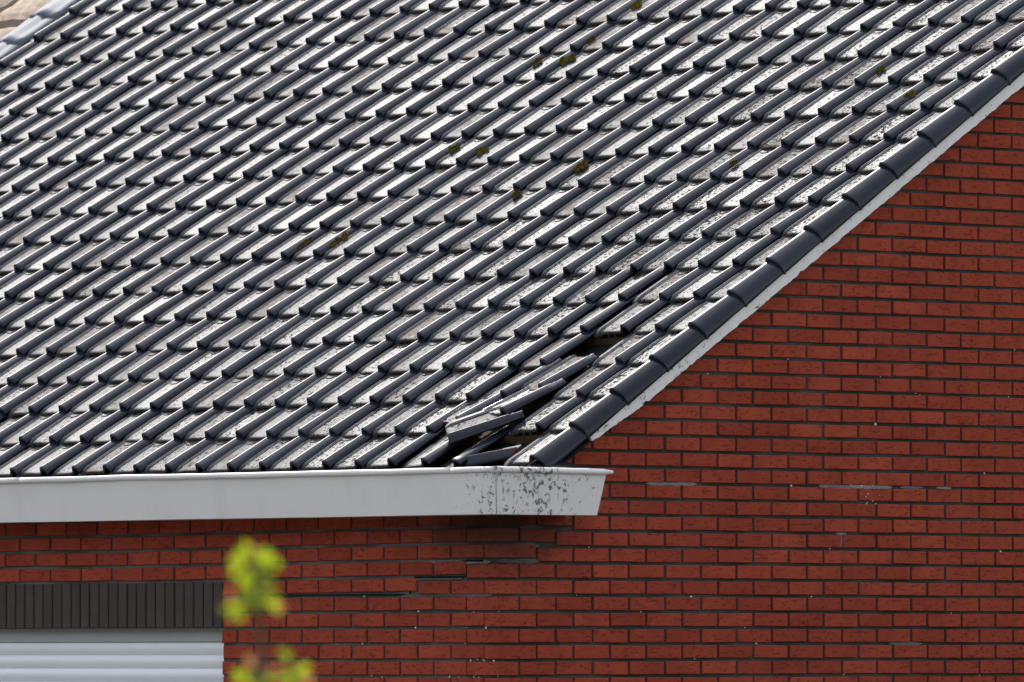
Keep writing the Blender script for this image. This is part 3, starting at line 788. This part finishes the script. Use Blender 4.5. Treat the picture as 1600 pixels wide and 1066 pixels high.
for i, a in enumerate([
    (-3.275, 3.86, -.035, .030, .048, .030, 'green', 'largest round yellow-green moss cushion, high on the roof near the top middle'),
    (-3.485, 3.855, -.030, .014, .040, .016, 'brown', 'small dark moss tuft one tile left of the largest round moss cushion'),
    (-3.04, 2.945, -.035, .026, .036, .026, 'green', 'yellow-green moss cushion just right of a thinner moss streak, upper middle of roof'),
    (-3.27, 2.99, -.028, .014, .048, .018, 'green', 'thin yellow-green moss streak left of a rounder cushion, upper middle of roof'),
    (-2.138, 2.735, -.035, .024, .050, .024, 'brown', 'orange-brown moss clump right of the roof middle, two rows below the paired green cushions'),
    (-2.365, 2.48, -.030, .020, .036, .018, 'brown', 'small brown moss clump below and left of the orange-brown one'),
    (-3.275, 2.13, -.036, .022, .085, .022, 'brown', 'long rusty brown moss ridge beside a tile roll in the centre of the roof'),
    (-3.52, 2.11, -.032, .012, .060, .012, 'brown', 'faint brown moss streak one tile left of the long rusty moss ridge'),
    (-6.255, 3.90, -.034, .018, .040, .018, 'brown', 'lone brown moss clump on the upper left of the roof'),
    (-0.385, 3.25, -.035, .020, .034, .020, 'green', 'green moss cushion near the verge tiles at the upper right'),
    (-0.805, 3.52, -.030, .014, .034, .016, 'green', 'small green moss tuft above and left of the one near the verge'),
    (-1.03, 2.66, -.020, .014, .026, .012, 'green', 'tiny green moss tuft on a tile roll four tiles in from the verge'),
    (-3.262, 4.05, -.032, .016, .030, .016, 'brown', 'small moss tuft one row above the largest round moss cushion'),
    (-3.255, 4.40, -.032, .026, .040, .024, 'green', 'moss cushion cut by the top edge of the picture'),
]): moss(*a[:7], 31+i, a[7])

# ------------------------------------------------------------------ shrub in the foreground (out of focus)
FPX = 14421.35
def at(px, py, d): return CAM + (fw + rt*((px-800)/FPX) + up*((533-py)/FPX))*d
DS = 14.5; LS = DS/17.0
base = at(410, 1100, DS); base.z = 0
shrub = bpy.data.objects.new('shrub', None); COL.objects.link(shrub); shrub.location = base
tag(shrub, 'blurred yellow-green shrub shoots in the foreground before the roller shutter', 'shrub')
stems = MB(); leaves = [MB(), MB(), MB()]
rs = random.Random(21)
def leaf(p, d, nrm, L, wdt, k):
    d = d.normalized(); sdv = d.cross(nrm).normalized(); nrm = sdv.cross(d)
    pts = [(0, 0), (.22, .36), (.5, .5), (.78, .34), (1, 0)]
    v = [p]; 
    for t, w_ in pts[1:-1]:
        c = p + d*L*t + nrm*L*(-.18*t*t)
        v += [c + sdv*wdt*w_ + nrm*wdt*.12, c, c - sdv*wdt*w_ + nrm*wdt*.12]
    v.append(p + d*L - nrm*L*.18)
    f = [(0,2,1),(0,3,2),(1,2,5,4),(2,3,6,5),(4,5,8,7),(5,6,9,8),(7,8,10),(8,9,10)]
    leaves[k].put([q - base for q in v], f, 0, True)
def twig(pts, r0):
    pts = [Vector(p) for p in pts]; n = len(pts)
    stems.tube([p - base for p in pts], [r0*(1-.75*i/(n-1)) for i in range(n)], 6)
tips = [  # shoots that reach into the picture (pixel of tip, stem pixels below it)
    [(398, 868), (400, 900), (404, 950), (408, 1010), (412, 1100)],
    [(395, 1040), (404, 1070), (412, 1100)], [(462, 1035), (452, 1065), (430, 1110), (415, 1150)]]
for tp in tips:
    pts = [at(px, py, DS + rs.uniform(-.03, .03)) for px, py in tp[::-1]]
    pts = [base + Vector((rs.uniform(-.1, .1), rs.uniform(-.1, .1), 0)), base + Vector((0, 0, .9)) + Vector((rs.uniform(-.1, .1), rs.uniform(-.1, .1), 0))] + pts
    twig(pts, .009)
view_n = -fw
for px, py, ang, L, k in [
    (398, 868, 95, .026, 2), (392, 872, 160, .040, 0), (385, 880, 185, .042, 0), (400, 876, 20, .042, 0), (408, 880, -8, .046, 0), (402, 872, 55, .034, 0), (396, 876, 130, .036, 0),
    (388, 888, 255, .042, 0), (380, 893, 262, .040, 0), (404, 888, -60, .040, 1), (396, 896, -95, .036, 1), (412, 878, -25, .038, 0), (378, 876, 170, .030, 0), (390, 866, 110, .034, 0),
    (404, 928, 30, .036, 1), (404, 932, 150, .040, 1), (408, 934, -30, .046, 0), (400, 938, 175, .040, 1), (374, 942, 215, .034, 0), (368, 946, 255, .038, 0), (362, 938, 100, .022, 2),
    (430, 944, -35, .024, 2), (426, 940, -60, .030, 0), (366, 950, 190, .028, 1), (410, 926, 80, .026, 1), (418, 936, 5, .030, 0), (394, 930, 120, .026, 0), (372, 952, 280, .032, 0),
    (395, 1044, 110, .034, 2), (388, 1054, 200, .036, 0), (400, 1060, 250, .040, 0), (405, 1054, -20, .036, 0), (416, 1052, 30, .030, 2), (384, 1062, 150, .034, 0), (396, 1066, 300, .034, 0),
    (450, 1030, 130, .032, 0), (462, 1050, 30, .036, 0), (466, 1056, -30, .034, 0), (456, 1054, 200, .032, 0), (470, 1062, 10, .030, 2), (454, 1064, 270, .034, 0), (446, 1036, 60, .026, 0)]:
    p = at(px, py, DS + rs.uniform(-.04, .04)); a = R(ang + rs.uniform(-8, 8))
    d = rt*math.cos(a) + up*math.sin(a) + fw*rs.uniform(-.35, .35)
    nrm = (view_n + sd*rs.uniform(-.9, .1) + Vector((rs.gauss(0, .35), rs.gauss(0, .35), rs.gauss(0, .35)))).normalized()
    leaf(p, d, nrm, L*.86*LS, L*.44*LS, k)
for cx_, cy_, sx_, sy_, nn_ in ((396, 884, 26, 12, 10), (400, 938, 27, 8, 9), (366, 950, 9, 11, 3), (392, 1056, 16, 9, 6), (460, 1052, 13, 12, 5)):
    for q in range(nn_):
        p = at(rs.gauss(cx_, sx_*.62), rs.gauss(cy_, sy_*.62), DS + rs.uniform(-.08, .08)); a = rs.random()*6.283
        d = rt*math.cos(a) + up*(math.sin(a)-.2) + fw*rs.uniform(-.6, .6)
        leaf(p, d, (view_n + Vector((rs.gauss(0, .6), rs.gauss(0, .6), rs.gauss(0, .6)))).normalized(), rs.uniform(.016, .028)*LS, rs.uniform(.009, .014)*LS, rs.choice([0, 1, 1]))
for i in range(26):          # the body of the shrub below the frame
    a = rs.random()*6.283; rr = rs.uniform(.1, .5); h = rs.uniform(.7, 1.42)
    tip = base + Vector((math.cos(a)*rr, math.sin(a)*rr, h)); mid = base + Vector((math.cos(a)*rr*.5, math.sin(a)*rr*.5, h*.55))
    twig([base + Vector((math.cos(a)*.06, math.sin(a)*.06, 0)), mid, tip], .008)
    for q in range(46):
        t = rs.uniform(.25, 1); p = mid.lerp(tip, (t-.25)/.75) + Vector((rs.gauss(0, .05), rs.gauss(0, .05), rs.gauss(0, .03)))
        d = Vector((rs.gauss(0, 1), rs.gauss(0, 1), rs.gauss(.1, .5))); leaf(p, d, Vector((rs.gauss(0, .4), rs.gauss(0, .4), 1)), rs.uniform(.02, .04), rs.uniform(.012, .024), rs.choice([0, 0, 1, 1]))
add('stem', stems.mesh('stem', 'bark'), shrub)
for k, nm in enumerate(['leaf', 'leaf_dark', 'leaf_young']):
    add('foliage', leaves[k].mesh('foliage', nm), shrub, kind='stuff')
